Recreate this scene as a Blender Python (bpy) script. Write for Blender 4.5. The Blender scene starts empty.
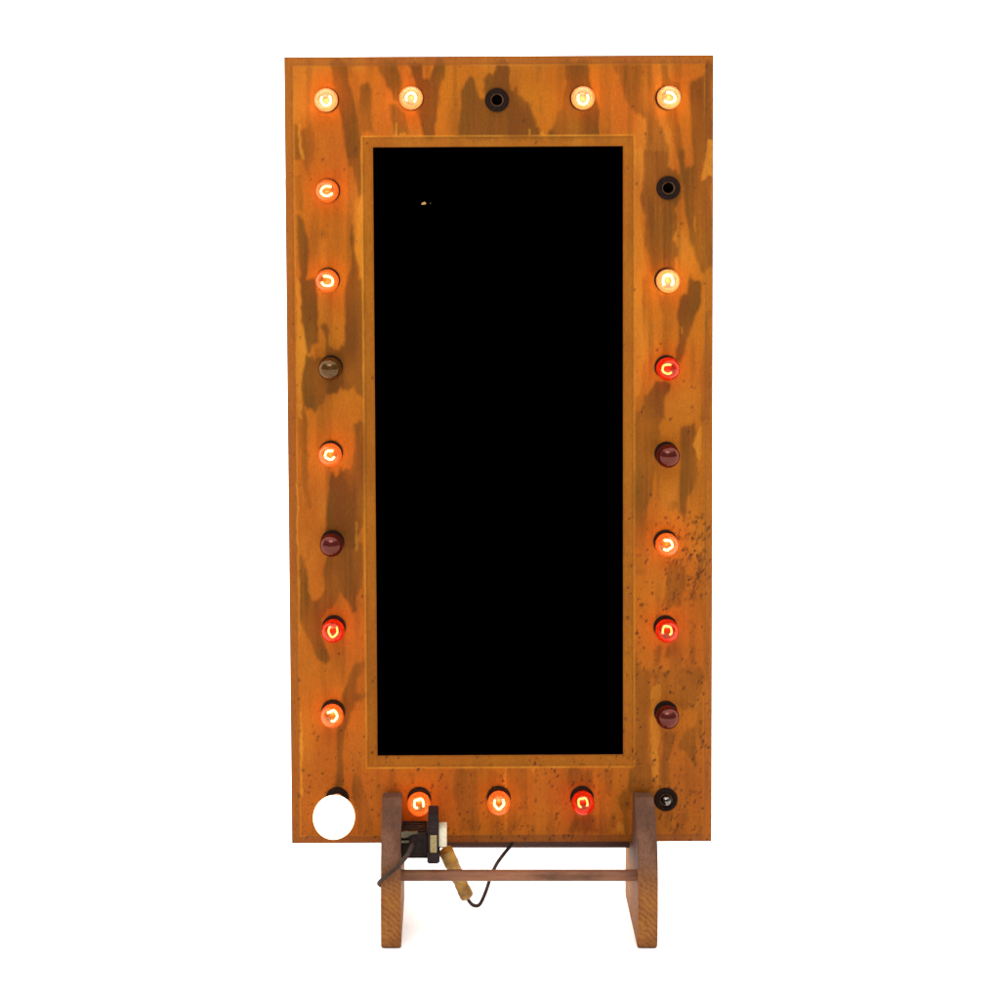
import bpy, bmesh, math, random
import numpy as np
from mathutils import Vector, Matrix

# ------------------------------------------------------------------ camera
sc = bpy.context.scene
COL = sc.collection
F_PX, PPX, PPY = 1579.0, 455.0, 213.0        # focal length and principal point, in thousandths of the frame
DIST, PITCH = 3.0, math.radians(2.65)
CX = -(500 - PPX) / F_PX * DIST
FW = Vector((0, math.cos(PITCH), -math.sin(PITCH)))
UP = Vector((0, math.sin(PITCH), math.cos(PITCH)))
_v = (PPY - 949.5) / F_PX                       # the feet of the stand touch z = 0
_dir = FW + UP * _v
CH = -_dir.z / _dir.y * (DIST - 0.10)
CAM = Vector((CX, -DIST, CH))
cd = bpy.data.cameras.new('camera'); cam = bpy.data.objects.new('camera', cd); COL.objects.link(cam)
cam.location = CAM; cam.rotation_euler = (math.pi / 2 - PITCH, 0, 0)
cd.sensor_width = 36; cd.lens = 36 * F_PX / 1000
cd.shift_x = (500 - PPX) / 1000; cd.shift_y = -(500 - PPY) / 1000
cd.clip_end = 200
sc.camera = cam

def P(px, py, d=0.0):
    """real position of something seen at (px, py) that stands d metres in front of the board"""
    r = FW + Vector((1, 0, 0)) * ((px - PPX) / F_PX) + UP * ((PPY - py) / F_PX)
    return CAM + r * ((DIST - d) / r.y)
def proj(x, y, z):
    dx, dy, dz = x - CAM.x, y - CAM.y, z - CAM.z
    dep = dy * FW.y + dz * FW.z
    return PPX + F_PX * dx / dep, PPY - F_PX * (dy * UP.y + dz * UP.z) / dep

# ------------------------------------------------------------------ world, exposure
w = bpy.data.worlds.new('World'); sc.world = w; w.use_nodes = True
WS, DARK, CEIL = 4.2, 0.34, 3.5
nt = w.node_tree; nt.nodes.clear()
tc = nt.nodes.new('ShaderNodeTexCoord'); sp = nt.nodes.new('ShaderNodeSeparateXYZ')
nt.links.new(tc.outputs['Generated'], sp.inputs[0])
def mapr(sock, a, b, c, d):
    m = nt.nodes.new('ShaderNodeMapRange'); m.interpolation_type = 'SMOOTHSTEP'
    m.inputs[1].default_value = a; m.inputs[2].default_value = b; m.inputs[3].default_value = c; m.inputs[4].default_value = d
    nt.links.new(sock, m.inputs[0]); return m.outputs[0]
ceil = mapr(sp.outputs['Z'], 0.55, 0.86, DARK, CEIL)           # bright ceiling over the photographer, darker room behind
back = mapr(sp.outputs['Y'], -0.25, 0.5, 0.0, 1.0)               # white backdrop behind the sign, boosted to brighten floor and stand
mx = nt.nodes.new('ShaderNodeMix'); mx.data_type = 'FLOAT'
nt.links.new(back, mx.inputs[0]); nt.links.new(ceil, mx.inputs[2]); mx.inputs[3].default_value = WS
bg = nt.nodes.new('ShaderNodeBackground'); bg.inputs[0].default_value = (1, 0.99, 0.975, 1)
nt.links.new(mx.outputs[0], bg.inputs[1])
ow = nt.nodes.new('ShaderNodeOutputWorld'); nt.links.new(bg.outputs[0], ow.inputs[0])
vs = sc.view_settings; vs.view_transform = 'Standard'; vs.look = 'None'; vs.exposure = 0; vs.gamma = 1; vs.use_curve_mapping = False

# soft fill lamp added out of view, high in front, to brighten floor and stand
ld = bpy.data.lights.new('added_fill_lamp', 'AREA'); ld.shape = 'RECTANGLE'; ld.size = 2.4; ld.size_y = 1.6; ld.energy = 80; ld.color = (1, .97, .93)
lo = bpy.data.objects.new('added_fill_lamp', ld); COL.objects.link(lo)
lo.location = (-0.5, -2.7, 4.0); lo.rotation_euler = (Vector((0, 0, 0.6)) - Vector(lo.location)).to_track_quat('-Z', 'Y').to_euler()

# ------------------------------------------------------------------ helpers
def link(o, parent=None):
    COL.objects.link(o)
    if parent: o.parent = parent
    return o
def tag(o, label=None, cat=None, group=None, kind=None):
    if label: o['label'] = label
    if cat: o['category'] = cat
    if group: o['group'] = group
    if kind: o['kind'] = kind
    return o
def mesh_obj(name, bm, mats, parent=None, smooth=True):
    me = bpy.data.meshes.new(name); bmesh.ops.recalc_face_normals(bm, faces=bm.faces); bm.to_mesh(me); bm.free()
    for m in (mats if isinstance(mats, (list, tuple)) else [mats]): me.materials.append(m)
    if smooth:
        me.polygons.foreach_set('use_smooth', [True] * len(me.polygons))
        me.set_sharp_from_angle(angle=math.radians(38))
    o = bpy.data.objects.new(name, me)
    return link(o, parent)
def bx(bm, x0, x1, y0, y1, z0, z1, bev=0.0, mi=0):
    g = bmesh.ops.create_cube(bm, size=1)
    for v in g['verts']:
        v.co = Vector(((x0 + x1) / 2 + v.co.x * (x1 - x0), (y0 + y1) / 2 + v.co.y * (y1 - y0), (z0 + z1) / 2 + v.co.z * (z1 - z0)))
    fs = set(f for v in g['verts'] for f in v.link_faces)
    for f in fs: f.material_index = mi
    if bev: 
        es = list(set(e for v in g['verts'] for e in v.link_edges))
        bmesh.ops.bevel(bm, geom=es, offset=bev, segments=2, affect='EDGES', profile=0.6)
def lathe(bm, prof, n=40, axis='y'):
    """prof: (radius, forward) pairs, revolved round the axis pointing at the viewer (-Y)"""
    rings = []
    for r, d in prof:
        if r < 1e-7: rings.append([bm.verts.new((0, -d, 0))])
        else: rings.append([bm.verts.new((r * math.cos(2 * math.pi * k / n), -d, r * math.sin(2 * math.pi * k / n))) for k in range(n)])
    for a, b in zip(rings, rings[1:]):
        for k in range(n):
            k2 = (k + 1) % n
            vs_ = [a[k % len(a)], a[k2 % len(a)], b[k2 % len(b)], b[k % len(b)]]
            u = []
            for v in vs_:
                if v not in u: u.append(v)
            if len(u) > 2: bm.faces.new(u)
def tube(bm, pts, rad, n=12, caps=True, sub=6):
    pts = [Vector(p) for p in pts]
    rr = rad if isinstance(rad, (list, tuple)) else [rad] * len(pts)
    if sub > 1 and len(pts) > 2:
        out, ro = [], []
        for i in range(len(pts) - 1):
            p0, p1, p2, p3 = pts[max(i - 1, 0)], pts[i], pts[i + 1], pts[min(i + 2, len(pts) - 1)]
            for s in range(sub):
                t = s / sub
                out.append(0.5 * ((2 * p1) + (p2 - p0) * t + (2 * p0 - 5 * p1 + 4 * p2 - p3) * t * t + (3 * p1 - p0 - 3 * p2 + p3) * t ** 3))
                ro.append(rr[i] * (1 - t) + rr[i + 1] * t)
        out.append(pts[-1]); ro.append(rr[-1]); pts, rr = out, ro
    rings = []; nrm = None
    for i, p in enumerate(pts):
        t = (pts[min(i + 1, len(pts) - 1)] - pts[max(i - 1, 0)]).normalized()
        if nrm is None: nrm = t.orthogonal().normalized()
        nrm = (nrm - t * nrm.dot(t)).normalized(); b = t.cross(nrm)
        rings.append([bm.verts.new(p + (nrm * math.cos(2 * math.pi * k / n) + b * math.sin(2 * math.pi * k / n)) * rr[i]) for k in range(n)])
    for a, b_ in zip(rings, rings[1:]):
        for k in range(n): bm.faces.new([a[k], a[(k + 1) % n], b_[(k + 1) % n], b_[k]])
    if caps: bm.faces.new(rings[0]); bm.faces.new(rings[-1])
def prism(bm, poly, x0, x1):
    """poly: (forward, height) outline, extruded along x"""
    a = [bm.verts.new((x0, -d, z)) for d, z in poly]; b = [bm.verts.new((x1, -d, z)) for d, z in poly]
    bm.faces.new(a); bm.faces.new(b[::-1])
    for i in range(len(poly)):
        j = (i + 1) % len(poly); bm.faces.new([a[i], b[i], b[j], a[j]])

# ------------------------------------------------------------------ materials
def newmat(name):
    m = bpy.data.materials.new(name); m.use_nodes = True; n = m.node_tree; n.nodes.clear()
    out = n.nodes.new('ShaderNodeOutputMaterial'); return m, n, out
def principled(n, out, **kw):
    b = n.nodes.new('ShaderNodeBsdfPrincipled'); n.links.new(b.outputs[0], out.inputs[0])
    for k, v in kw.items(): b.inputs[k.replace('_', ' ')].default_value = v
    return b
def noise(n, scale, detail=4, stretch=(1, 1, 1), rough=.5, coord='Object'):
    t = n.nodes.new('ShaderNodeTexCoord'); mp = n.nodes.new('ShaderNodeMapping'); mp.inputs['Scale'].default_value = stretch
    n.links.new(t.outputs[coord], mp.inputs[0]); no = n.nodes.new('ShaderNodeTexNoise')
    no.inputs['Scale'].default_value = scale; no.inputs['Detail'].default_value = detail; no.inputs['Roughness'].default_value = rough
    n.links.new(mp.outputs[0], no.inputs['Vector']); return no.outputs['Fac']
def ramp(n, fac, stops):
    r = n.nodes.new('ShaderNodeValToRGB'); n.links.new(fac, r.inputs[0]); e = r.color_ramp.elements
    while len(e) < len(stops): e.new(0.5)
    for i, (p, c) in enumerate(stops): e[i].position = p; e[i].color = (*c, 1)
    return r.outputs[0]
def mixc(n, a, b, fac, mode='MIX'):
    m = n.nodes.new('ShaderNodeMix'); m.data_type = 'RGBA'; m.blend_type = mode
    for s, v in ((0, fac), (6, a), (7, b)):
        if isinstance(v, (int, float)): m.inputs[s].default_value = v
        elif isinstance(v, tuple): m.inputs[s].default_value = (*v, 1)
        else: n.links.new(v, m.inputs[s])
    return m.outputs[2]
def bump(n, b, h, s=.3, dist=.001):
    bp = n.nodes.new('ShaderNodeBump'); bp.inputs['Strength'].default_value = s; bp.inputs['Distance'].default_value = dist
    n.links.new(h, bp.inputs['Height']); n.links.new(bp.outputs[0], b.inputs['Normal'])
def simple(name, c1, c2, rough, scale=60, stretch=(1, 1, 1), spec=.3, bmp=.25, metal=0.0):
    m, n, out = newmat(name); b = principled(n, out, Roughness=rough, Metallic=metal); b.inputs['Specular IOR Level'].default_value = spec
    f = noise(n, scale, 6, stretch, .62); n.links.new(ramp(n, f, [(.32, c1), (.68, c2)]), b.inputs['Base Color'])
    if bmp: bump(n, b, f, bmp)
    return m

# stained board: traced stains live in the mesh's colour attribute, fine fibre and mottling come from noise
M_BOARD, n, out = newmat('stained_board')
b = principled(n, out, Roughness=.68); b.inputs['Specular IOR Level'].default_value = .07
at = n.nodes.new('ShaderNodeAttribute'); at.attribute_name = 'stain'
f1 = noise(n, 420, 5, (1, 1, .16), .6); f2 = noise(n, 260, 4, (1, 1, .8), .6); f3 = noise(n, 14, 5, (1, 1, .35), .6)
c = mixc(n, at.outputs['Color'], ramp(n, f1, [(.3, (.88, .88, .86)), (.7, (1.11, 1.11, 1.13))]), 1.0, 'MULTIPLY')
c = mixc(n, c, ramp(n, f2, [(.3, (.89, .88, .84)), (.7, (1.10, 1.11, 1.15))]), 1.0, 'MULTIPLY')
c = mixc(n, c, ramp(n, f3, [(.3, (.92, .90, .95)), (.7, (1.07, 1.1, 1.0))]), 1.0, 'MULTIPLY')
n.links.new(c, b.inputs['Base Color']); bump(n, b, f1, .25, .0006)

M_EDGE = simple('board_edge', (.035, .010, .004), (.09, .028, .009), .7, 90, (1, 1, .3))
M_PANEL, n, out = newmat('black_panel'); b = principled(n, out, Roughness=1.0); b.inputs['Specular IOR Level'].default_value = 0
b.inputs['Base Color'].default_value = (0, 0, 0, 1)
M_SPOT = simple('tan_spot', (.22, .12, .035), (.32, .18, .06), .8, 400)  # small tan mark on the panel
M_LEG, n, out = newmat('leg_wood')
b = principled(n, out, Roughness=.65); b.inputs['Specular IOR Level'].default_value = .08
f1 = noise(n, 16, 6, (1, 1, .5), .65); f2 = noise(n, 330, 4, (1, 1, .5), .6); f3 = noise(n, 9, 4, (1, 1, 1), .6)
t = n.nodes.new('ShaderNodeTexCoord'); sx = n.nodes.new('ShaderNodeSeparateXYZ'); n.links.new(t.outputs['Object'], sx.inputs[0])
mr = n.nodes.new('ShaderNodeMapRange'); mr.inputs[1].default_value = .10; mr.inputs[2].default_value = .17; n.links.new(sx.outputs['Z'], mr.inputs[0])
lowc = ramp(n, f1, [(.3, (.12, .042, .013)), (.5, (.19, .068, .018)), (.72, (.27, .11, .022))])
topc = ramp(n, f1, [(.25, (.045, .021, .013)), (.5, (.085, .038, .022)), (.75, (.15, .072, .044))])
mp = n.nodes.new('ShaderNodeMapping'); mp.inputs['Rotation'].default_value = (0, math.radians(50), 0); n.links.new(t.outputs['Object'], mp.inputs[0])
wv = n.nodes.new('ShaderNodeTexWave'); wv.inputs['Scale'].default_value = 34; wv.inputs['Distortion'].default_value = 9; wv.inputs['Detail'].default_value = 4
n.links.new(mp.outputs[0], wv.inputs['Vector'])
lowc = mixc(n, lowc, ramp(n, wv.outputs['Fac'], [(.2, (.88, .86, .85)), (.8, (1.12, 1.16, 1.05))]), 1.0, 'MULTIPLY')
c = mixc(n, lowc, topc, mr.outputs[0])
c = mixc(n, c, ramp(n, f2, [(.3, (.75, .75, .75)), (.7, (1.22, 1.2, 1.22))]), 1.0, 'MULTIPLY')
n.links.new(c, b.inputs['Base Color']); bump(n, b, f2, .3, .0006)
M_ROD = simple('rod_wood', (.07, .023, .009), (.24, .092, .04), .6, 26, (.25, 1, 1))
M_RAIL = simple('rail_wood', (.04, .011, .005), (.085, .026, .009), .65, 40, (.2, 1, 1))
M_COLLAR = simple('dark_collar', (.006, .003, .0025), (.015, .008, .006), .85, 200, spec=.03)
M_SHELL = simple('brass_shell', (.04, .016, .006), (.12, .055, .02), .6, 120, metal=.6)
M_INNER = simple('socket_inside', (.004, .002, .001), (.012, .006, .003), .9, 200, spec=.05)
M_BOX = simple('dark_box_plastic', (.006, .0035, .003), (.017, .010, .008), .65, 90, spec=.06)
M_PLATE = simple('plate_plastic', (.008, .004, .004), (.022, .012, .012), .65, 120, spec=.1)
M_GOLD = simple('worn_label', (.13, .095, .035), (.30, .23, .10), .6, 220, (1, 1, 3))
M_WHITE = simple('ivory_plastic', (.42, .36, .24), (.62, .56, .42), .5, 70)
M_TAPE = simple('brown_tape', (.14, .05, .007), (.42, .22, .022), .5, 45, (1, 1, 1), spec=.4)
M_CABLE = simple('cable_rubber', (.018, .010, .007), (.045, .027, .019), .6, 120, spec=.12)
M_METAL = simple('bulb_screw_metal', (.25, .2, .14), (.4, .34, .25), .4, 100, metal=.8)

def glass(name, tint, gloss, glow=None, gs=0.0, body=None, bf=0.0, gc=(1, .95, .9)):
    m, n, out = newmat(name)
    tr = n.nodes.new('ShaderNodeBsdfTransparent'); tr.inputs[0].default_value = (*tint, 1)
    gl = n.nodes.new('ShaderNodeBsdfGlossy'); gl.inputs['Roughness'].default_value = .06; gl.inputs[0].default_value = (*gc, 1)
    base = tr.outputs[0]
    if body:
        df = n.nodes.new('ShaderNodeBsdfTranslucent' if glow else 'ShaderNodeBsdfDiffuse'); df.inputs[0].default_value = (*body, 1)
        s = n.nodes.new('ShaderNodeMixShader'); s.inputs[0].default_value = bf
        n.links.new(base, s.inputs[1]); n.links.new(df.outputs[0], s.inputs[2]); base = s.outputs[0]
    fr = n.nodes.new('ShaderNodeFresnel'); fr.inputs['IOR'].default_value = gloss
    s = n.nodes.new('ShaderNodeMixShader'); n.links.new(fr.outputs[0], s.inputs[0]); n.links.new(base, s.inputs[1]); n.links.new(gl.outputs[0], s.inputs[2])
    base = s.outputs[0]
    if glow:
        e = n.nodes.new('ShaderNodeEmission'); e.inputs[0].default_value = (*glow, 1); e.inputs[1].default_value = gs
        a = n.nodes.new('ShaderNodeAddShader'); n.links.new(base, a.inputs[0]); n.links.new(e.outputs[0], a.inputs[1]); base = a.outputs[0]
    n.links.new(base, out.inputs[0]); return m
G_PEACH = glass('glowing_peach_glass', (.97, .72, .5), 1.55, (1, .40, .19), .24, (.95, .52, .33), .055, gc=(1, .85, .7))
G_ORANGE = glass('glowing_orange_glass', (.92, .55, .26), 1.55, (1, .36, .09), .085, (.95, .40, .14), .035, gc=(1, .72, .5))
G_RED = glass('glowing_red_glass', (.78, .19, .08), 1.5, (1, .10, .02), .06, (.9, .14, .05), .03, gc=(1, .55, .4))
G_DULLRED = glass('unlit_red_glass', (.35, .05, .03), 1.65, body=(.05, .006, .004), bf=.8, gc=(.72, .30, .24))
G_SMOKE = glass('unlit_smoky_glass', (.45, .24, .07), 1.5, body=(.10, .045, .008), bf=.3, gc=(.95, .62, .36))
G_CLEAR = glass('unlit_clear_glass', (.7, .62, .5), 2.0)
def emis(name, c, s):
    m, n, out = newmat(name); e = n.nodes.new('ShaderNodeEmission'); e.inputs[0].default_value = (*c, 1); e.inputs[1].default_value = s
    n.links.new(e.outputs[0], out.inputs[0]); return m
E_FIL = emis('filament_glow', (1, .74, .38), 16.0)
E_FILR = emis('filament_glow_in_red', (1, .66, .26), 13.0)
E_BIG = emis('white_globe_glow', (1, .70, .44), 4.6)
def halo(name, c, s_):
    m, n, out = newmat(name); tr = n.nodes.new('ShaderNodeBsdfTransparent'); e = n.nodes.new('ShaderNodeEmission'); e.inputs[0].default_value = (*c, 1); e.inputs[1].default_value = s_
    a = n.nodes.new('ShaderNodeAddShader'); n.links.new(tr.outputs[0], a.inputs[0]); n.links.new(e.outputs[0], a.inputs[1]); n.links.new(a.outputs[0], out.inputs[0]); return m
H_WARM = halo('warm_bloom_glow', (1, .52, .2), .5); H_RED = halo('red_bloom_glow', (1, .24, .05), .36)  # emissive sleeves added to imitate bloom round the filaments
E_NECK = emis('warm_neck_glow', (1, .42, .20), .85)
STEM = {'peach': simple('peach_stem', (.26, .13, .07), (.30, .16, .09), .8, 200), 'orange': simple('orange_stem', (.26, .09, .025), (.30, .11, .03), .8, 200),
        'red': simple('red_stem', (.20, .03, .012), (.24, .04, .016), .8, 200)}
M_COLD = simple('cold_filament_mount', (.25, .17, .04), (.35, .22, .06), .4, 50)

# ------------------------------------------------------------------ floor (white seamless sheet)
M_FLOOR = simple('white_floor', (.90, .90, .89), (.92, .92, .91), .9, 3, spec=0, bmp=0)
bm = bmesh.new(); bmesh.ops.create_grid(bm, x_segments=8, y_segments=8, size=60)
fl = mesh_obj('floor', bm, M_FLOOR); tag(fl, kind='structure')

# ------------------------------------------------------------------ the sign
TL, TR, BL, BR = P(284, 57, -.007), P(713.5, 55, -.007), P(292, 842.3, -.007), P(711.5, 842.3, -.007)
ctr = (TL + TR + BL + BR) / 4
HW = ((TR - TL).length + (BR - BL).length) / 4; HH = ((TL - BL).length + (TR - BR).length) / 4
ROLL = math.atan2(-((TL + TR) / 2 - (BL + BR) / 2).x, ((TL + TR) / 2 - (BL + BR) / 2).z)
Rm = Matrix.Rotation(-ROLL, 4, 'Y')
ctr.y = 0
base = ctr - Rm @ Vector((0, 0, HH))
sign = bpy.data.objects.new('marquee_sign', None); link(sign); sign.matrix_world = Matrix.Translation(base) @ Rm
tag(sign, 'tall stained orange wooden frame with black panel and ring of small light bulbs', 'marquee sign')
SM = sign.matrix_world.copy(); SI = SM.inverted()
def L(px, py, d=0): return SI @ P(px, py, d)
THK = .032
o1, o2, o3, o4 = L(373.5, 147, -.009), L(623, 146.5, -.009), L(377, 755, -.009), L(623, 755, -.009)
OX0, OX1 = (o1.x + o3.x) / 2, (o2.x + o4.x) / 2; OZ0, OZ1 = (o3.z + o4.z) / 2, (o1.z + o2.z) / 2
LIP, CHM = .0205, .0175
BULBS = [  # px, py, kind, filament turn (degrees, 0 = open upwards, anticlockwise)
    (326, 100, 'peach', 5), (411, 98, 'peach', 170), (583, 98, 'peach', 0), (669, 97.5, 'peach', 75),
    (327, 191, 'orange', -80), (327, 281, 'orange', 70), (330, 369, 'smoke', 0), (330, 455, 'orange', -75),
    (331.5, 545, 'dullred', 0), (333, 631, 'red', -5), (332, 716, 'orange', 115), (334, 817, 'big', 0),
    (668, 281, 'peach', 178), (668, 369, 'red', -85), (668, 456, 'dullred', 0), (667, 545, 'orange', 85),
    (667, 631, 'red', 170), (667.5, 717, 'dullred', 0), (666, 800, 'clear', 0),
    (419, 804, 'orange', 200), (499, 803, 'orange', 0), (583, 803, 'red', 195),
    (497, 100, None, 0), (668.5, 188, None, 0)]
SOCK = []
for px, py, k, a in BULBS:
    d = {'big': .084, None: .004, 'clear': .004}.get(k, .026)
    q = L(px, py, d); SOCK.append((q.x, q.z))

# --- stain map in the tracing's own frame, sampled per vertex afterwards
rng = np.random.RandomState(5)
X0, Y0, X1, Y1, ST = 276.0, 46.0, 722.0, 852.0, 0.5
nx_, ny_ = int((X1 - X0) / ST), int((Y1 - Y0) / ST)
gx, gy = np.meshgrid(X0 + (np.arange(nx_) + .5) * ST, Y0 + (np.arange(ny_) + .5) * ST)
def vnoise(x, y, sx_, sy_, seed):
    r = np.random.RandomState(seed); T = r.rand(256, 256)
    u, v = x / sx_ + 500, y / sy_ + 500; iu, iv = np.floor(u).astype(int), np.floor(v).astype(int); fu, fv = u - iu, v - iv
    fu = fu * fu * (3 - 2 * fu); fv = fv * fv * (3 - 2 * fv)
    g = lambda a, b_: T[b_ % 256, a % 256]
    return (g(iu, iv) * (1 - fu) + g(iu + 1, iv) * fu) * (1 - fv) + (g(iu, iv + 1) * (1 - fu) + g(iu + 1, iv + 1) * fu) * fv
CR = dict(A=(280, 50, 9.09), B=(390, 50, 9.09), C=(500, 50, 9.09), D=(610, 50, 9.09), E=(280, 150, 7.14), F=(280, 280, 7.14),
          G=(280, 410, 7.14), H=(280, 540, 7.14), I=(280, 670, 5.556), J=(400, 740, 8.33), K=(510, 740, 8.33), L=(615, 670, 5.556),
          M=(618, 150, 7.14), N=(618, 280, 7.14), O=(618, 410, 7.14), P=(618, 540, 7.14))
def inpoly(x, y, pts):
    r = np.zeros(x.shape, bool); n_ = len(pts)
    for i in range(n_):
        (xa, ya), (xb, yb) = pts[i], pts[(i + 1) % n_]
        if ya == yb: continue
        cnd = (ya > y) != (yb > y)
        r ^= cnd & (x < (xb - xa) * (y - ya) / (yb - ya) + xa)
    return r
wx = gx + (vnoise(gx, gy, 3, 7, 1) - .5) * 1.8 + (vnoise(gx, gy, 9, 22, 2) - .5) * 2.5
wy = gy + (vnoise(gx, gy, 2.2, 60, 3) - .5) * 6 + (vnoise(gx, gy, 5, 14, 4) - .5) * 3
def blur(a, k):
    for ax in (0, 1):
        acc = np.zeros_like(a)
        for s in range(-k, k + 1): acc += np.roll(a, s, ax)
        a = acc / (2 * k + 1)
    return a
def mask(key, pts, soft=1, warp=True, ext=True):
    ox, oy, k = CR[key]
    if ext and key in 'ABCD': pts = [(a, 95 if 130 <= b_ <= 160 else 815 if 780 <= b_ <= 790 else b_) for a, b_ in pts]
    q = [(ox + a / k, oy + b_ / k) for a, b_ in pts]
    return blur(inpoly(wx if warp else gx, wy if warp else gy, q).astype(float), soft)
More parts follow.
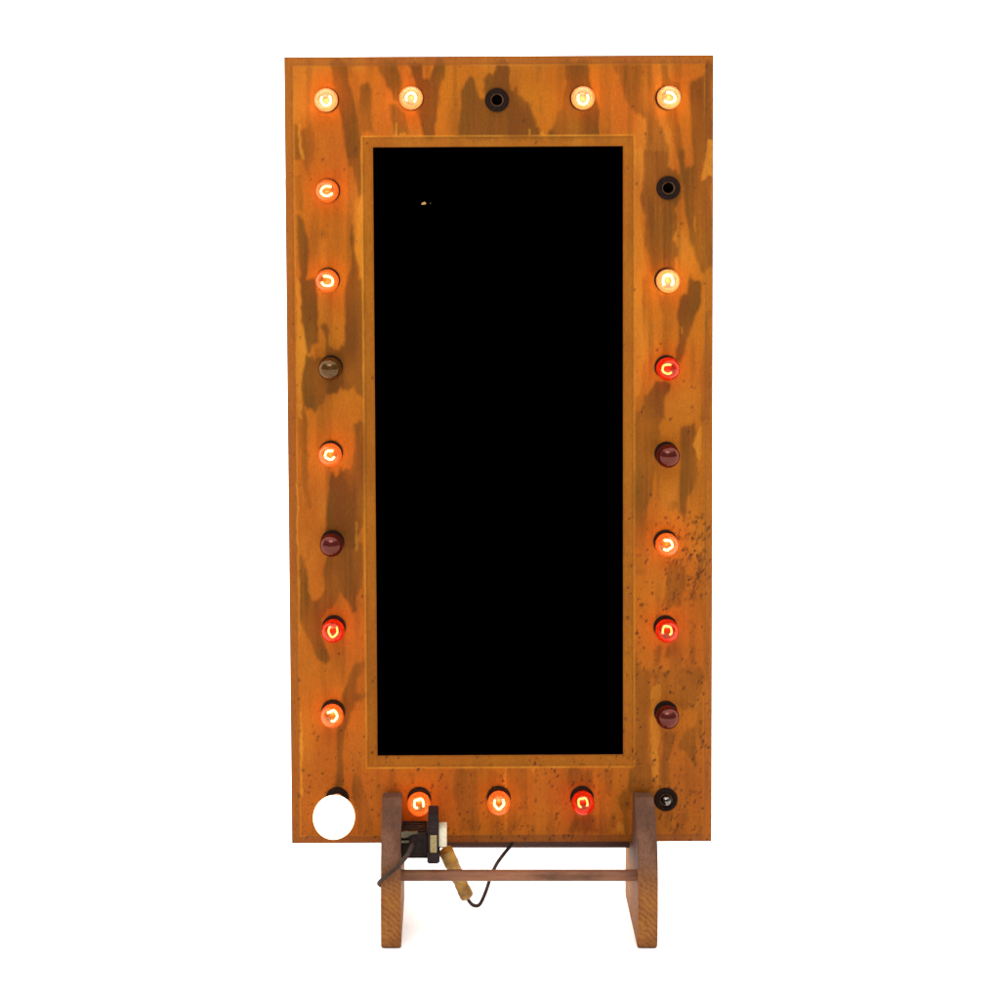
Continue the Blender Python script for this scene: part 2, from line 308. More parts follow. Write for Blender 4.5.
DARKS = [
 ('A', .8, [(450,140),(620,140),(630,300),(660,400),(700,560),(740,700),(750,1000),(610,1000),(590,850),(570,640),(540,480),(480,300)]),
 ('A', .55, [(740,300),(830,340),(850,740),(780,770),(740,700),(700,560),(720,450)]),
 ('A', .5, [(125,650),(160,660),(180,780),(200,900),(240,1000),(130,1000)]),
 ('A', .6, [(190,740),(260,640),(300,760),(300,1000),(240,960),(200,860)]),
 ('B', .6, [(-130,145),(50,150),(100,260),(105,400),(60,480),(-30,330)]),
 ('B', .8, [(180,145),(300,145),(310,250),(350,280),(420,160),(510,145),(500,230),(470,300),(450,450),(430,640),(410,700),(405,785),(310,785),(260,640),(250,560),(300,480),(230,330),(200,220)]),
 ('B', .7, [(0,500),(60,480),(150,600),(180,750),(130,760),(30,760),(0,560)]),
 ('B', .8, [(720,245),(760,240),(790,330),(830,440),(870,420),(845,260),(950,200),(960,150),(1090,150),(1095,300),(1100,360),(1160,300),(1175,420),(1240,460),(1290,560),(1330,660),(1350,760),(1390,785),(610,785),(610,700),(650,560),(650,380),(680,300)]),
 ('C', .8, [(580,140),(800,140),(830,250),(860,400),(900,540),(915,785),(430,785),(480,690),(520,550),(560,560),(570,400),(600,300),(585,220)]),
 ('C', .5, [(270,430),(295,480),(280,525),(265,500)]), ('C', .3, [(360,390),(375,400),(380,560),(366,560)]),
 ('D', .5, [(0,160),(380,140),(400,330),(430,500),(460,650),(530,860),(540,1000),(330,1000),(330,800),(340,640),(200,540),(130,460),(80,240)]),
 ('D', .55, [(450,140),(520,150),(540,250),(640,290),(660,420),(600,560),(620,700),(650,830),(670,1000),(610,1000),(580,830),(520,620),(470,350)]),
 ('D', .65, [(870,130),(930,130),(935,800),(890,840),(870,1000),(750,1000),(740,640),(720,480),(730,300),(800,260),(850,220)]),
 ('E', .5, [(110,0),(150,30),(190,130),(215,180),(235,0),(160,0)]), ('E', .35, [(105,200),(150,200),(160,440),(110,440)]),
 ('E', .8, [(110,470),(165,480),(190,570),(210,620),(205,760),(195,900),(230,920),(260,1000),(150,1000),(145,880),(120,770)]),
 ('E', .6, [(475,0),(590,0),(600,300),(560,380),(545,240),(520,120),(495,140)]), ('E', .4, [(500,200),(515,200),(512,350),(503,350)]),
 ('E', .8, [(510,500),(530,560),(520,690),(545,800),(570,940),(600,1000),(485,1000),(490,880),(505,800),(500,600)]),
 ('E', .25, [(250,570),(300,550),(350,590),(330,640),(270,640)]),
 ('F', .8, [(150,0),(260,0),(270,150),(270,470),(240,450),(210,510),(190,460),(150,280)]),
 ('F', .8, [(485,0),(600,0),(600,150),(605,500),(610,840),(560,830),(520,770),(430,780),(330,840),(300,900),(270,920),(250,940),(165,900),(150,760),(165,640),(195,520),(230,560),(325,560),(330,420),(280,330),(330,300),(350,350),(350,470),(420,495),(455,440),(460,130)]),
 ('G', .5, [(150,-60),(200,80),(205,380),(210,560),(240,700),(210,700),(150,480),(140,250)]),
 ('G', .8, [(590,65),(610,75),(612,680),(590,800),(560,870),(540,1000),(330,1000),(330,700),(345,520),(370,430),(400,480),(430,420),(450,450),(465,410),(500,400),(530,300),(540,200),(525,120),(550,80)]),
 ('H', .7, [(305,0),(590,0),(590,350),(550,400),(545,530),(510,540),(490,450),(430,390),(370,490),(300,560),(300,690),(350,800),(340,870),(280,880),(240,800),(190,700),(140,560),(140,130),(175,120),(200,280),(205,380),(240,430),(290,410),(315,340),(300,200),(330,130)]),
 ('H', .4, [(200,0),(225,0),(215,150),(200,140)]), ('H', .6, [(520,900),(620,870),(625,910),(560,1000),(490,1000),(490,950)]),
 ('I', .65, [(385,0),(440,0),(420,130),(490,140),(485,170),(420,170),(400,210),(380,290),(360,340),(345,520),(345,640),(330,660),(300,650),(320,500),(320,330),(350,260),(345,130),(375,60)]),
 ('I', .55, [(420,570),(450,620),(490,740),(500,830),(520,860),(500,890),(430,900),(420,800),(400,650)]),
 ('J', .45, [(460,230),(640,240),(640,500),(660,640),(655,770),(500,765),(480,600),(450,420)]), ('J', .35, [(80,260),(110,300),(120,380),(80,380)]),
 ('J', .35, [(745,260),(870,270),(880,400),(760,400)]), ('J', .3, [(890,240),(950,240),(940,400),(1000,640),(1000,770),(890,770),(900,600)]),
 ('K', .5, [(470,300),(500,230),(690,240),(700,400),(620,410),(540,400),(460,380)]), ('K', .55, [(540,640),(700,620),(720,770),(490,770)]),
 ('K', .4, [(790,230),(850,240),(850,470),(790,440)]), ('K', .3, [(800,640),(880,620),(880,740),(810,740)]),
 ('K', .4, [(0,680),(60,700),(80,760),(0,765)]), ('K', .5, [(880,470),(1000,380),(1000,770),(950,760),(960,620)]),
 ('L', .6, [(105,0),(200,0),(200,140),(185,200),(185,500),(220,640),(200,700),(100,700),(60,660),(80,560),(105,530)]),
 ('L', .4, [(230,0),(500,0),(480,120),(430,230),(340,200),(320,150),(200,150)]), ('L', .5, [(255,340),(345,340),(320,430),(300,500),(310,640),(255,640),(250,540),(270,440)]),
 ('L', .4, [(390,340),(450,300),(450,560),(410,480),(350,430)]), ('L', .4, [(270,800),(320,800),(310,890),(280,890)]), ('L', .4, [(380,780),(410,780),(400,850),(370,850)]),
 ('M', .65, [(190,0),(350,0),(360,130),(430,150),(450,200),(445,360),(410,430),(420,560),(390,640),(430,700),(400,790),(390,880),(240,880),(220,760),(200,640),(190,450),(150,350),(180,150)]),
 ('M', .65, [(415,-10),(470,-10),(478,110),(535,120),(545,-10),(625,-10),(600,200),(670,180),(675,820),(600,870),(560,760),(520,680),(500,530),(470,400),(450,200)]),
 ('M', .7, [(510,910),(550,920),(600,1000),(490,1000)]),
 ('N', .9, [(500,0),(600,0),(600,60),(590,150),(555,260),(520,370),(480,460),(450,590),(410,560),(440,430),(440,320),(415,230),(450,120),(490,90)]),
 ('N', .55, [(280,90),(370,110),(350,240),(345,360),(325,350),(325,220),(290,170)]), ('N', .5, [(665,210),(665,1000),(590,1000),(590,620),(610,480),(610,240)]),
 ('N', .75, [(300,710),(385,740),(370,800),(330,840),(325,1000),(130,1000),(180,900),(190,830),(250,760)]),
 ('O', .6, [(130,0),(325,0),(300,110),(300,230),(280,400),(240,560),(200,700),(200,1000),(110,1000),(110,200)]),
 ('O', .6, [(450,110),(540,90),(550,180),(520,250),(560,330),(580,420),(550,560),(510,620),(480,790),(440,720),(440,300)]),
 ('O', .3, [(590,100),(600,300),(590,560),(665,500),(665,0),(590,0)]), ('O', .3, [(355,660),(390,635),(430,660),(425,700),(380,715)]),
 ('P', .5, [(370,150),(470,170),(490,300),(460,400),(440,480),(340,490),(320,400),(345,300)]), ('P', .3, [(110,0),(200,0),(180,250),(130,260),(110,200)]),
 ('P', .4, [(250,800),(310,750),(300,900),(250,930)]), ('P', .5, [(350,760),(430,720),(400,850),(340,830)]),
 ('P', .5, [(120,840),(180,920),(250,940),(300,1000),(110,1000)]), ('P', .4, [(380,950),(480,900),(600,940),(620,1000),(360,1000)]),
]
LIGHTS = [  # pale drips and patches, with edge highlights painted in as strokes
 ('A', .7, [(165,660),(180,660),(185,850),(230,1000),(200,1000),(168,860)]), ('A', .7, [(742,800),(762,800),(765,1000),(748,1000)]),
 ('B', .8, [(60,670),(72,670),(75,790),(55,790)]), ('B', .6, [(105,740),(125,740),(150,790),(90,790)]), ('C', .8, [(270,705),(284,705),(286,790),(268,790)]),
 ('C', .7, [(365,735),(385,740),(395,790),(350,790)]), ('D', .6, [(890,840),(930,800),(935,1000),(870,1000)]), ('M', .6, [(630,20),(672,0),(670,190),(605,190)]),
 ('F', .8, [(598,130),(608,130),(618,1000),(606,1000),(600,400)]), ('F', .5, [(115,0),(150,0),(150,280),(190,460),(195,520),(150,760),(150,980),(120,980),(118,400)]),
 ('G', .85, [(118,540),(130,540),(135,1000),(124,1000)]), ('G', .4, [(530,780),(545,790),(560,1000),(540,1000)]), ('H', .5, [(125,0),(134,0),(142,700),(132,700)]),
 ('I', .8, [(110,230),(122,230),(127,710),(115,710)]), ('I', .6, [(484,60),(494,60),(496,400),(486,400)]), ('E', .7, [(596,0),(606,0),(612,1000),(600,1000)]),
 ('E', .4, [(570,380),(598,340),(604,940),(575,900),(530,700)]), ('J', .4, [(872,230),(888,230),(890,770),(874,770)]), ('M', .35, [(40,0),(190,0),(150,350),(190,640),(210,880),(110,1000),(40,1000)]),
 ('L', .5, [(195,130),(250,60),(250,350),(240,650),(205,570)]), ('O', .5, [(525,260),(590,100),(600,300),(580,360),(555,320)]), ('N', .35, [(110,0),(170,0),(190,500),(150,800),(105,900)]),
 ('M', .5, [(538,470),(550,470),(548,570),(540,570)]), ('N', .7, [(455,350),(470,350),(468,410),(458,400)]), ('K', .5, [(180,215),(210,215),(200,270)]), ('K', .45, [(900,680),(960,700),(950,760),(890,770)]),
]
dk = np.zeros_like(gx); lt = np.zeros_like(gx)
for key, s, pts in DARKS: dk = np.maximum(dk, mask(key, pts, 2) * s)
for key, s, pts in LIGHTS: lt = np.maximum(lt, mask(key, pts, 1, ext=False) * s)
# within a stain the brush left vertical streaks
streak = vnoise(gx, gy, 2.2, 55, 11) * .5 + vnoise(gx, gy, 1.1, 26, 14) * .3 + vnoise(gx, gy, 6, 40, 15) * .2
dk = np.clip(dk * .62 + blur(dk, 4) * .42 + (streak - .5) * .55 * (4 * np.clip(blur(dk, 5), 0, .8) * (.85 - np.clip(blur(dk, 5), 0, .8)) + .25), 0, 1)
dk *= .70 + .75 * vnoise(gx, gy, 14, 42, 12)
dk = np.clip(dk, 0, 1)
# faint extra streaking everywhere
dk = np.maximum(dk, np.clip((vnoise(gx, gy, 7, 60, 13) * .7 + streak * .3 - .55) * 1.6, 0, .38))
sk = np.zeros_like(gx)
def speck(px, py, rx, ry, s, ang=0.0):
    global sk
    i0, i1 = int((px - 12 - X0) / ST), int((px + 12 - X0) / ST); j0, j1 = int((py - 12 - Y0) / ST), int((py + 12 - Y0) / ST)
    i0, j0 = max(i0, 0), max(j0, 0); xs, ys = gx[j0:j1, i0:i1] - px, gy[j0:j1, i0:i1] - py
    if xs.size == 0: return
    ca, sa = math.cos(ang), math.sin(ang); u, v = xs * ca + ys * sa, -xs * sa + ys * ca
    r = np.sqrt((u / rx) ** 2 + (v / ry) ** 2) + (vnoise(gx[j0:j1, i0:i1], gy[j0:j1, i0:i1], 1.3, 1.3, 21) - .5) * .9
    sk[j0:j1, i0:i1] = np.maximum(sk[j0:j1, i0:i1], np.clip(1.5 - r, 0, 1) * s)
SPK = dict(N=[(120,70),(280,500),(135,650),(470,720),(530,765),(550,770),(170,930),(305,455),(530,905),(180,915)], O=[(375,65),(505,155),(235,605),(300,640),(340,768),(430,770),(80,780),(270,820),(465,790),(510,730),(600,770),(610,745),(570,770),(640,850),(610,930),(540,800),(170,10)],
  P=[(345,240),(205,300),(175,465),(165,460),(330,490),(550,610),(140,890),(160,880),(305,910),(335,960),(360,940),(245,380),(145,420),(75,345),(70,560),(525,800),(460,850),(555,880),(640,890),(550,80),(340,210),(655,270),(185,770)], F=[(407,345)], H=[(585,405),(590,400)],
  I=[(515,68),(105,55),(105,160),(235,575),(370,550),(130,560),(165,650),(160,680),(180,745),(640,640),(105,700),(110,340),(190,350),(205,390),(530,925)],
  K=[(295,280),(735,290),(735,300),(925,295),(615,205),(525,370),(530,350),(600,330),(150,715),(190,720),(185,750),(325,840),(335,830),(125,830),(450,820),(450,800),(515,835),(520,815),(490,800),(215,505),(865,650),(330,350),(75,800)],
  L=[(475,295),(476,285),(430,200),(480,430),(505,425),(335,660),(420,690),(420,670),(290,20),(275,28),(125,215),(125,240),(455,915),(485,40),(480,70),(405,10),(250,655),(415,190),(50,350)],
  D=[(320,755),(325,765),(375,805),(205,515),(880,140),(875,155)], J=[(560,600),(840,780),(850,740),(760,810),(760,820),(590,290),(350,290)], C=[(330,840)], M=[(68,130),(455,525),(430,615),(130,240),(620,955)], E=[(305,70),(460,140),(220,210),(300,600)])
for key, l in SPK.items():
    ox, oy, k = CR[key]
    for a, b_ in l: speck(ox + a / k, oy + b_ / k, .7 + rng.rand() * .7, .8 + rng.rand() * 1.2, .6 + .35 * rng.rand(), rng.rand() * .9)
for i in range(150):      # thick scatter low on the right column
    y = rng.uniform(515, 602); speck(rng.uniform(668, 711) - (y - 515) * .07, y, .45 + rng.rand() * .7, .7 + rng.rand() * 1.7, .3 + .55 * rng.rand(), .35)
for i in range(26): t_ = i / 26; speck(703 - 12 * t_ + rng.randn() * 1.6, 550 + 50 * t_, .6 + rng.rand() * .7, 1.3 + rng.rand() * 1.8, .75, .4)
for i in range(170): speck(rng.uniform(628, 711), rng.uniform(470, 838), .35 + rng.rand() * .5, .4 + rng.rand() * 1.1, .2 + .45 * rng.rand(), .3)
for i in range(200): speck(rng.uniform(294, 711), rng.uniform(768, 838), .35 + rng.rand() * .5, .4 + rng.rand() * 1.2, .2 + .4 * rng.rand(), .3)
for i in range(120): speck(rng.uniform(290, 372), rng.uniform(640, 838), .3 + rng.rand() * .5, .4 + rng.rand() * .8, .2 + .35 * rng.rand(), .2)
for i in range(160): speck(rng.uniform(288, 711), rng.uniform(60, 640), .3 + rng.rand() * .35, .3 + rng.rand() * .5, .12 + .25 * rng.rand(), .2)
for i in range(9):       # slanting scratches along the bottom
    x = rng.uniform(515, 690); y = rng.uniform(815, 832)
    for q in range(9): speck(x - q * .45, y + q * 1.3, .4, 1.0, .55, .33)

slx = gx + (gy - 500) * .33
mk = vnoise(slx, gy, 2.2, 5.5, 41) * .6 + vnoise(slx, gy, 1.1, 1.8, 42) * .4
reg = np.clip(1 - np.abs(gx - 694 + (gy - 560) * .18) / 26, 0, 1) * np.clip(1 - np.abs(gy - 552) / 62, 0, 1)
reg = np.maximum(reg, .35 * np.clip((gy - 470) / 200, 0, 1) * (gx > 560)); reg = np.maximum(reg, .28 * np.clip((gy - 690) / 60, 0, 1))
reg *= .4 + 1.2 * vnoise(gx, gy, 11, 16, 43)
sk = np.maximum(sk, np.clip((mk - (.85 - .28 * np.clip(reg, 0, 1))) * 11, 0, 1))
lighta = np.array((.265, .065, .0042)); lightb = np.array((.245, .076, .0030)); darka = np.array((.105, .029, .0028)); darkb = np.array((.086, .032, .0022))
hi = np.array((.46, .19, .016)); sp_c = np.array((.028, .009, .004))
def stain_colour(x, z):
    """colour at board-local x, z (arrays)"""
    wp = [SM[r][0] * x + SM[r][2] * z + SM[r][3] for r in range(3)]
    u, v = proj(*wp)
    i = np.clip(((u - X0) / ST - .5), 0, nx_ - 2); j = np.clip(((v - Y0) / ST - .5), 0, ny_ - 2)
    i0, j0 = i.astype(int), j.astype(int); fi, fj = i - i0, j - j0
    def smp(a): return (a[j0, i0] * (1 - fi) + a[j0, i0 + 1] * fi) * (1 - fj) + (a[j0 + 1, i0] * (1 - fi) + a[j0 + 1, i0 + 1] * fi) * fj
    D_, L_, S_ = smp(dk), smp(lt), smp(sk)
    e = np.minimum(HW - np.abs(x), np.minimum(z, 2 * HH - z)); q = np.maximum(np.maximum(OX0 - x, x - OX1), np.maximum(OZ0 - z, z - OZ1))
    nl = vnoise(u, v, 45, 90, 31)[..., None]; ns = vnoise(u, v, 20, 60, 32)[..., None]
    A = lighta * (1 - nl) + lightb * nl; B = darka * (1 - ns) + darkb * ns
    rust = (np.clip((v - 380) / 400, 0, 1) * .55 * vnoise(u, v, 30, 60, 35) + np.clip(vnoise(u, v, 26, 38, 36) - .55, 0, 1) * .9)[..., None]
    A = A * (1 - rust) + np.array((.205, .045, .0045)) * rust
    tan = (np.clip(vnoise(u, v, 18, 50, 37) - .55, 0, 1) * 1.3 * np.clip(1.2 - (v - 60) / 600, 0.3, 1))[..., None]
    A = A * (1 - tan) + np.array((.36, .135, .013)) * tan
    c_ = A * (1 - D_[..., None]) + B * D_[..., None]
    # border tint: browner on the outer chamfer, weaker at right, yellower on the inner lip
    r_ = np.where((x > HW - CHM) & (e > 0), .25, .62)
    ch = (np.clip((CHM - e) / .002 + .5, 0, 1) * r_)[..., None]; c_ = c_ * (1 - ch) + np.array((.165, .044, .0055)) * ch
    lp = (np.clip((LIP - q) / .002 + .5, 0, 1) * .6)[..., None]; c_ = c_ * (1 - lp) + np.array((.185, .062, .0038)) * lp
    # highlight painted as a bright line on the worn inner arris, broken up along its length
    cr = (np.clip(1 - np.abs(q - LIP + .0032) / .0022, 0, 1) * .28 + np.clip(1 - np.abs(q - .0008) / .0022, 0, 1) * .5 + np.clip(1 - np.abs(e - CHM + .0028) / .002, 0, 1) * .2)[..., None]
    c_ = c_ * (1 - cr) + np.array((.07, .022, .002)) * cr  # shade painted into the bevel creases and round the panel
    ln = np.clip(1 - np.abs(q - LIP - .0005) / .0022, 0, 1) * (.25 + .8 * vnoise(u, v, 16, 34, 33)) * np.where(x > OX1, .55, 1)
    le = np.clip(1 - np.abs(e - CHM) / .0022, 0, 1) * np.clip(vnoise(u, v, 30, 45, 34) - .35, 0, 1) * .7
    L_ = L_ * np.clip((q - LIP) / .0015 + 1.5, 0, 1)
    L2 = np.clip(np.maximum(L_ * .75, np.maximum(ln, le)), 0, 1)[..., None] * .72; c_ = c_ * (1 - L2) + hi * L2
    g_ = (np.clip(1 - e / .0018, 0, 1) * .65)[..., None]; c_ = c_ * (1 - g_) + sp_c * g_      # darker along the very edge
    S_ = S_[..., None] * .85; return c_ * (1 - S_) + sp_c * S_

def lines(a, b_, keys, step):
    l = list(np.linspace(a, b_, int(round((b_ - a) / step)) + 1))
    for k in keys:
        i = int(np.argmin([abs(v - k) for v in l])); l[i] = k
    return np.array(sorted(l))
gxl = lines(-HW, HW, [-HW + CHM, HW - CHM, OX0, OX1, OX0 - LIP, OX1 + LIP], .00165)
gzl = lines(0, 2 * HH, [CHM, 2 * HH - CHM, OZ0, OZ1, OZ0 - LIP, OZ1 + LIP], .00165)
XX, ZZ = np.meshgrid(gxl, gzl)
e_ = np.minimum(HW - np.abs(XX), np.minimum(ZZ, 2 * HH - ZZ)); q_ = np.maximum(np.maximum(OX0 - XX, XX - OX1), np.maximum(OZ0 - ZZ, ZZ - OZ1))
dep = -np.clip(1 - e_ / CHM, 0, 1) * .007 - np.clip(1 - np.maximum(q_, 0) / LIP, 0, 1) * .009
nzv, nxv = XX.shape
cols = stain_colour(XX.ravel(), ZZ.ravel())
cxm, czm = (gxl[:-1] + gxl[1:]) / 2, (gzl[:-1] + gzl[1:]) / 2; CXM, CZM = np.meshgrid(cxm, czm)
keep = ~((CXM > OX0) & (CXM < OX1) & (CZM > OZ0) & (CZM < OZ1))
for x, z in SOCK: keep &= (CXM - x) ** 2 + (CZM - z) ** 2 > .0165 ** 2
jj, ii = np.nonzero(keep); a0 = jj * nxv + ii
quads = np.stack([a0, a0 + 1, a0 + 1 + nxv, a0 + nxv], 1)
verts = np.stack([XX.ravel(), -dep.ravel(), ZZ.ravel()], 1)
used = np.zeros(len(verts), bool); used[quads.ravel()] = True; remap = np.cumsum(used) - 1
verts, cols = verts[used], cols[used]; quads = remap[quads]
nf = len(verts)
# the board's own thickness: sides of the outer edge and of the opening
ev, ef = [], []
def ring(pts, yf, yb, flip):
    k = nf + len(ev)
    for x, z in pts: ev.append((x, yf, z)); ev.append((x, yb, z))
    for s in range(4):
        a, b_ = k + 2 * s, k + 2 * ((s + 1) % 4); ef.append([a, b_, b_ + 1, a + 1] if flip else [a, a + 1, b_ + 1, b_])
ring([(-HW, 0), (HW, 0), (HW, 2 * HH), (-HW, 2 * HH)], .007, THK, True)
ring([(OX0, OZ0), (OX1, OZ0), (OX1, OZ1), (OX0, OZ1)], .009, THK, False)
k = nf + len(ev); ev += [(-HW, THK, 0), (HW, THK, 0), (HW, THK, 2 * HH), (-HW, THK, 2 * HH)]; ef.append([k, k + 3, k + 2, k + 1])
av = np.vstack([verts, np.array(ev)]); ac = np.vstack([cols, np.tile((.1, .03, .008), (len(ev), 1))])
me = bpy.data.meshes.new('board'); me.from_pydata([tuple(v) for v in av], [], [list(map(int, f)) for f in quads] + ef)
me.materials.append(M_BOARD); me.materials.append(M_EDGE)
mi = np.zeros(len(me.polygons), dtype=np.int32); mi[len(quads):] = 1; me.polygons.foreach_set('material_index', mi)
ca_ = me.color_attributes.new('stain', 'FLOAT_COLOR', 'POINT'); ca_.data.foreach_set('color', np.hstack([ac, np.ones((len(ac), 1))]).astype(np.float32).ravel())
me.update(); board = link(bpy.data.objects.new('board', me), sign)

bm = bmesh.new(); bx(bm, OX0 - .001, OX1 + .001, .0095, .016, OZ0 - .001, OZ1 + .001)
for px, py, pts in ((423.8, 203.3, [(-2.5,1.4),(-2.3,-.2),(-.5,-1.1),(.7,-1.8),(1.5,-1),(2.6,.2),(1.7,.8),(.9,1.3)]), (430.5, 203.4, [(-.35,.3),(-.3,-.3),(.3,-.3),(.35,.3)])):
    vv = []
    for a, b_ in pts:
        q = L(px + a, py + b_, -.0095); vv.append(bm.verts.new((q.x, .0090, q.z)))
    f = bm.faces.new(vv); f.material_index = 1
panel = mesh_obj('panel', bm, [M_PANEL, M_SPOT], sign, smooth=False); tag(panel, 'flat matt black panel with one tiny tan mark near its top left')

# --- sockets
bm = bmesh.new(); lathe(bm, [(.0222, -.001), (.0228, .0015), (.0222, .004), (.0205, .0052), (.0145, .0052), (.0122, .0035), (.0118, -.006)]); 
collar_me = mesh_obj('bulb_socket', bm, M_COLLAR)
bm = bmesh.new(); lathe(bm, [(.0123, .0030), (.0121, .0042), (.0108, .0042), (.0104, .002), (.0104, -.024)]); 
shell_me = mesh_obj('screw_shell', bm, M_SHELL)
bm = bmesh.new(); lathe(bm, [(.0103, -.010), (.0085, -.020), (.003, -.022), (.003, -.019), (0, -.019)]); 
cont_me = mesh_obj('contact', bm, M_INNER)
def put(src, parent, loc=(0, 0, 0), first={}):
    """the source object itself the first time, a copy of it afterwards"""
    if src.name not in first: first[src.name] = 1; o = src
    else: o = src.copy(); COL.objects.link(o)
    o.parent = parent; o.location = loc; return o

# --- bulbs
def globe(R, cdist, neck=.0098):
    pr = [(neck, -.018), (neck, .002)]
    if R > .03: pr = []
    a0 = math.asin(min(1, neck * 1.15 / R))
    for i in range(25):
        a = a0 + (math.pi - a0) * i / 24
        pr.append((max(R * math.sin(a), 0) if i < 24 else 0, cdist - R * math.cos(a)))
    return pr
MESH = {}
def bulb_mesh(key, mat, R=.0222, c=.026, neck=.0098):
    if key not in MESH:
        bm = bmesh.new(); lathe(bm, globe(R, c, neck), 44); o = mesh_obj('light_bulb', bm, mat); MESH[key] = o; return o
    o = MESH[key].copy(); COL.objects.link(o); return o
def fil_obj(parent, mat, turn, c=.026, sz=.0062, openness=60, shape=1.15):
    bm = bmesh.new(); pts = []
    a1, a2 = math.radians(90 + openness), math.radians(450 - openness)
    for i in range(19):
        a = a1 + (a2 - a1) * i / 18; x, z = sz * math.cos(a), sz * shape * math.sin(a)
        t = math.radians(turn); pts.append((x * math.cos(t) - z * math.sin(t), -c - .003 * math.sin(i * .9), x * math.sin(t) + z * math.cos(t)))
    tube(bm, pts, .0017, 8, sub=2)
    o = mesh_obj('filament', bm, mat); o.parent = parent
    bm = bmesh.new(); tube(bm, pts, .0034, 10, sub=2); g = mesh_obj('filament_glow', bm, H_RED if mat == E_FILR else H_WARM); g.parent = parent  # glowing sleeve added round the filament in place of bloom
    bm = bmesh.new(); tube(bm, [pts[0], (pts[0][0] * .5, -c + .012, pts[0][2] * .5), (0, .004, 0)], .00035, 6, sub=4); tube(bm, [pts[-1], (pts[-1][0] * .5, -c + .012, pts[-1][2] * .5), (0, .004, 0)], .00035, 6, sub=4)
    s = mesh_obj('support_wire', bm, M_METAL); s.parent = parent
LOOK = {'peach': (G_PEACH, 'lit pale peach bulb with glowing white filament', (1, .55, .19), .08),
        'orange': (G_ORANGE, 'lit amber orange bulb with glowing filament', (1, .52, .15), .065),
        'red': (G_RED, 'lit red bulb with glowing yellow filament', (1, .22, .06), .065),
        'smoke': (G_SMOKE, 'unlit smoky clear bulb reflecting the room', None, 0), 'dullred': (G_DULLRED, 'unlit dark red bulb', None, 0),
        'clear': (G_CLEAR, 'small unlit clear bulb sunk in its dark socket', None, 0), 'big': (E_BIG, 'large glowing white globe bulb', None, 0)}
for (px, py, kind, turn), (sx_, sz_) in zip(BULBS, SOCK):
    loc = (sx_, 0, sz_)
    so = put(collar_me, sign, loc); put(shell_me, so); put(cont_me, so)
    if kind is None: tag(so, 'empty dark socket with no bulb'); continue
    mat, lab, lc, le_ = LOOK[kind]
    if kind == 'big': bu = bulb_mesh(kind, mat, .0392, .085, .0125)
    elif kind == 'clear': bu = bulb_mesh(kind, mat, .0105, .006, .006)
    else: bu = bulb_mesh(kind, mat)
    bu.parent = sign; bu.location = loc; tag(bu, lab)
    if kind in ('peach', 'orange', 'red'):
        r = random.Random(int(px * 7 + py))
        fil_obj(bu, E_FILR if kind == 'red' else E_FIL, turn, sz=.0084 + r.random() * .0012, openness=42 + r.random() * 22, shape=1 + r.random() * .3)
        l_ = bpy.data.lights.new('bulb_light', 'POINT'); l_.energy = le_; l_.color = lc; l_.shadow_soft_size = .006
        lo_ = bpy.data.objects.new('bulb_light', l_); COL.objects.link(lo_); lo_.parent = bu; lo_.location = (0, -.034, 0)
    if kind in ('peach', 'orange', 'red'):
        bm = bmesh.new(); lathe(bm, [(0, .019), (.003, .018), (.006, .014), (.0088, .008), (.0092, .002), (.0092, -.01)], 20)  # stem shaped as an added reflector to brighten the bulb centre
        o = mesh_obj('glass_stem', bm, STEM[kind]); o.parent = bu
    if kind == 'big':
        bm = bmesh.new(); lathe(bm, [(.0105, -.01), (.0108, .03), (.0112, .038), (.0128, .044), (.0145, .047)], 30)
        o = mesh_obj('bulb_neck', bm, E_NECK); o.parent = bu
    if kind in ('smoke', 'dullred'):
        bm = bmesh.new(); lathe(bm, [(.0, .030), (.002, .029), (.0026, .026), (.0016, .022), (.003, .012), (.0055, -.002)], 16)
        o = mesh_obj('glass_stem', bm, M_COLD); o.parent = bu

# ------------------------------------------------------------------ the stand
stand = bpy.data.objects.new('sign_stand', None); link(stand); stand.location = (0, 0, 0)
tag(stand, 'brown wooden stand with two curved slab legs and a round crossbar under the sign', 'stand')
zt = P(640, 796, .02).z; zb = P(640, 842, 0).z
ZB = min((SM @ Vector((-HW, 0, 0))).z, (SM @ Vector((HW, 0, 0))).z)
def zat(py, d): return P(500, py, d).z
front = [(.092, .0), (.098, .004), (.101, .03), (.103, zat(905, .1)), (.103, zat(880, .1)), (.100, zat(862, .1)), (.091, zat(845, .09)), (.076, zat(830, .076)), (.058, zat(815, .058)), (.040, zat(803, .04)), (.030, zat(797.5, .03)), (.022, zt), (.004, zt)]
rear = [(.003, ZB - .003), (-.036, ZB - .003), (-.037, ZB + .07), (-.046, ZB + .085), (-.070, ZB + .07), (-.095, ZB + .02), (-.112, ZB - .05), (-.118, .10), (-.12, .03), (-.118, .003), (-.112, 0)]
prof = front + rear
xs_l = (P(381, 948, .10).x, P(401, 948, .10).x); xs_r = (P(637.7, 948, .10).x, P(657.5, 948, .10).x)
for x0, x1 in (xs_l, xs_r):
    bm = bmesh.new(); prism(bm, [(d, z) for d, z in prof], 0, x1 - x0)
    es = [e for e in bm.edges if abs(e.verts[0].co.x - e.verts[1].co.x) < 1e-6]
    bmesh.ops.bevel(bm, geom=es, offset=.0014, segments=2, affect='EDGES')
    o = mesh_obj('leg', bm, M_LEG, stand); o.location = (x0, 0, 0)
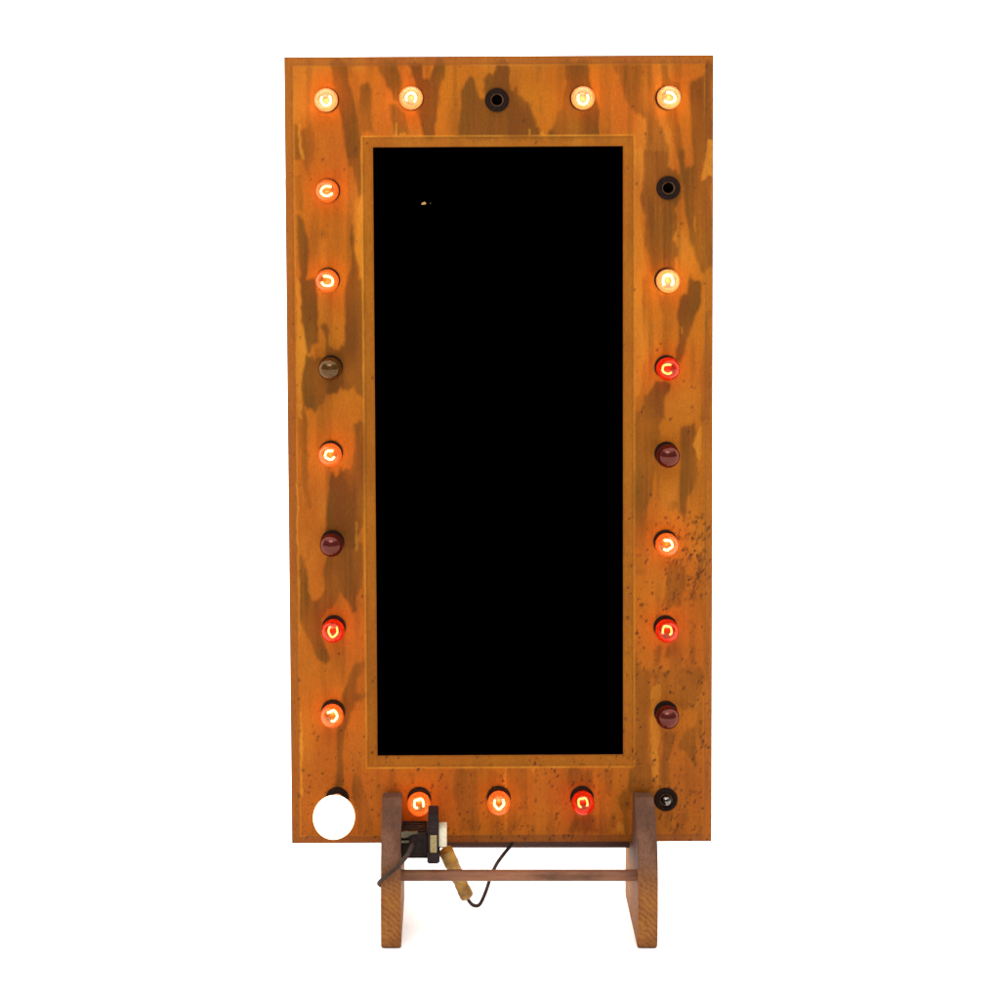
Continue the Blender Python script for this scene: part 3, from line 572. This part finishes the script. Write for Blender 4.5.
# crossbar
pr_ = P(520, 875.3, .07); ry = .0103
bm = bmesh.new(); tube(bm, [(xs_l[1], -.07, pr_.z), (0, -.07, pr_.z), (xs_r[0], -.07, pr_.z)], ry, 20, sub=1)
mesh_obj('crossbar', bm, M_ROD, stand)
bm = bmesh.new(); bx(bm, xs_l[1], xs_r[0], .046, .078, zat(848, -.046), zat(848, -.046) + .055, .0015)
mesh_obj('rear_rail', bm, M_RAIL, stand)

# ------------------------------------------------------------------ power adapter on the left leg
bd = .083
def bxp(bm, xa, xb, ya, yb, d0, d1, bev=.001):       # front face spans these picture columns and rows at depth d1
    p, q = P(xa, yb, d1), P(xb, ya, d1); bx(bm, p.x, q.x, -d1, -d0, p.z, q.z, bev)
ad = bpy.data.objects.new('power_adapter', None); link(ad); ad.location = P(415, 858, .05)
AM = Matrix.Translation(-Vector(ad.location))
tag(ad, 'dark brown plug box beside the left leg with a short black cord', 'power adapter')
def under(bm, name, mat, parent, off):
    bmesh.ops.translate(bm, verts=bm.verts, vec=-Vector(off)); return mesh_obj(name, bm, mat, parent)
bm = bmesh.new(); x0 = xs_l[1] + .0005
p, q = P(403, 858.5, bd), P(427.5, 833.5, bd); bx(bm, x0, q.x, -bd, -.026, p.z, q.z, .0015)
for i in range(5):                                    # ribs across its top
    y = -.074 + i * .0095; bx(bm, x0 + .004, q.x - .003, y - .0022, y + .0022, q.z - .001, q.z + .0022, .0006)
body = under(bm, 'housing', M_BOX, ad, ad.location)
bm = bmesh.new(); c = P(405, 834.5, bd + .004); tube(bm, [(x0, c.y, c.z), (x0 + .006, c.y, c.z), (x0 + .012, c.y, c.z + .0005), (x0 + .017, c.y + .002, c.z + .001), (x0 + .030, c.y + .006, c.z + .001)], [.0052, .0064, .0055, .0032, .0024], 14, sub=3); tube(bm, [(x0, c.y, c.z - .014), (x0 + .014, c.y, c.z - .0135)], .0026, 10, sub=1)
under(bm, 'cable_clamp', simple('dull_clamp', (.02, .014, .008), (.07, .055, .028), .5, 90), ad, ad.location)
bm = bmesh.new(); bxp(bm, 428, 438.3, 815, 864, .045, .088, .0014)
p, q = P(427, 862, .09), P(438.8, 853, .09); bx(bm, p.x, q.x + .002, -.091, -.05, p.z - .001, q.z, .0014)
p, q = P(427, 832, .089), P(438.8, 829.5, .089); bx(bm, p.x, q.x, -.0895, -.05, p.z, q.z, .0006)
pl = under(bm, 'face_plate', M_PLATE, ad, ad.location)
bm = bmesh.new(); bxp(bm, 430.2, 436.8, 835.5, 852.8, .087, .0896, .0004); under(bm, 'label_patch', M_GOLD, pl, ad.location)
bm = bmesh.new(); bxp(bm, 438.8, 446.8, 828.5, 847, .05, .078, .0012); under(bm, 'switch', M_WHITE, pl, ad.location)
bm = bmesh.new()
tube(bm, [P(412, 844, .080), P(411, 848, .092), P(406, 857, .104), P(397, 867, .110), P(388, 874.5, .110), P(381.5, 880, .104), P(378.6, 883.5, .085), P(382, 886, .03), P(386, 886, -.08)],
     [.0052, .0046, .0042, .0038, .0038, .0037, .0036, .0035, .0035], 12)
under(bm, 'cord', M_CABLE, ad, ad.location)

# ------------------------------------------------------------------ taped connector with its cable
cb = bpy.data.objects.new('taped_cable', None); link(cb); cb.location = P(470, 900, .03)
tag(cb, 'thin black cable ending in a brown taped connector hanging behind the crossbar', 'cable')
bm = bmesh.new()
a, z = P(445.5, 850, .034), P(467, 896.5, .026)
rs = [(0, .0135), (.06, .0148), (.12, .0142), (.3, .0149), (.33, .0132), (.62, .0136), (.65, .0124), (.70, .0124), (.72, .0132), (.83, .0130), (.85, .0142), (.98, .0140), (1.0, .0125)]
tube(bm, [a.lerp(z, t_) for t_, _ in rs], [r_ * .98 for _, r_ in rs], 18, sub=1)
for v in bm.verts:      # hand-wound tape is lumpy
    s_ = math.sin(v.co.x * 900 + v.co.z * 500) * .0003 + math.sin(v.co.z * 1300 - v.co.y * 700) * .0002; v.co += Vector((s_, s_, 0))
under(bm, 'connector', M_TAPE, cb, cb.location)
bm = bmesh.new()
tube(bm, [P(465, 893, .027), P(469, 901, .022), P(474, 905.5, .018), P(480, 904, .012), (P(486, 891, .004)), P(491, 876, -.006), P(497, 863.5, -.016), P(505, 852.5, -.028), P(513, 843, -.0385), P(522, 830, -.0395), P(528, 815, -.0395)], .0036, 12)
under(bm, 'cord', M_CABLE, cb, cb.location)
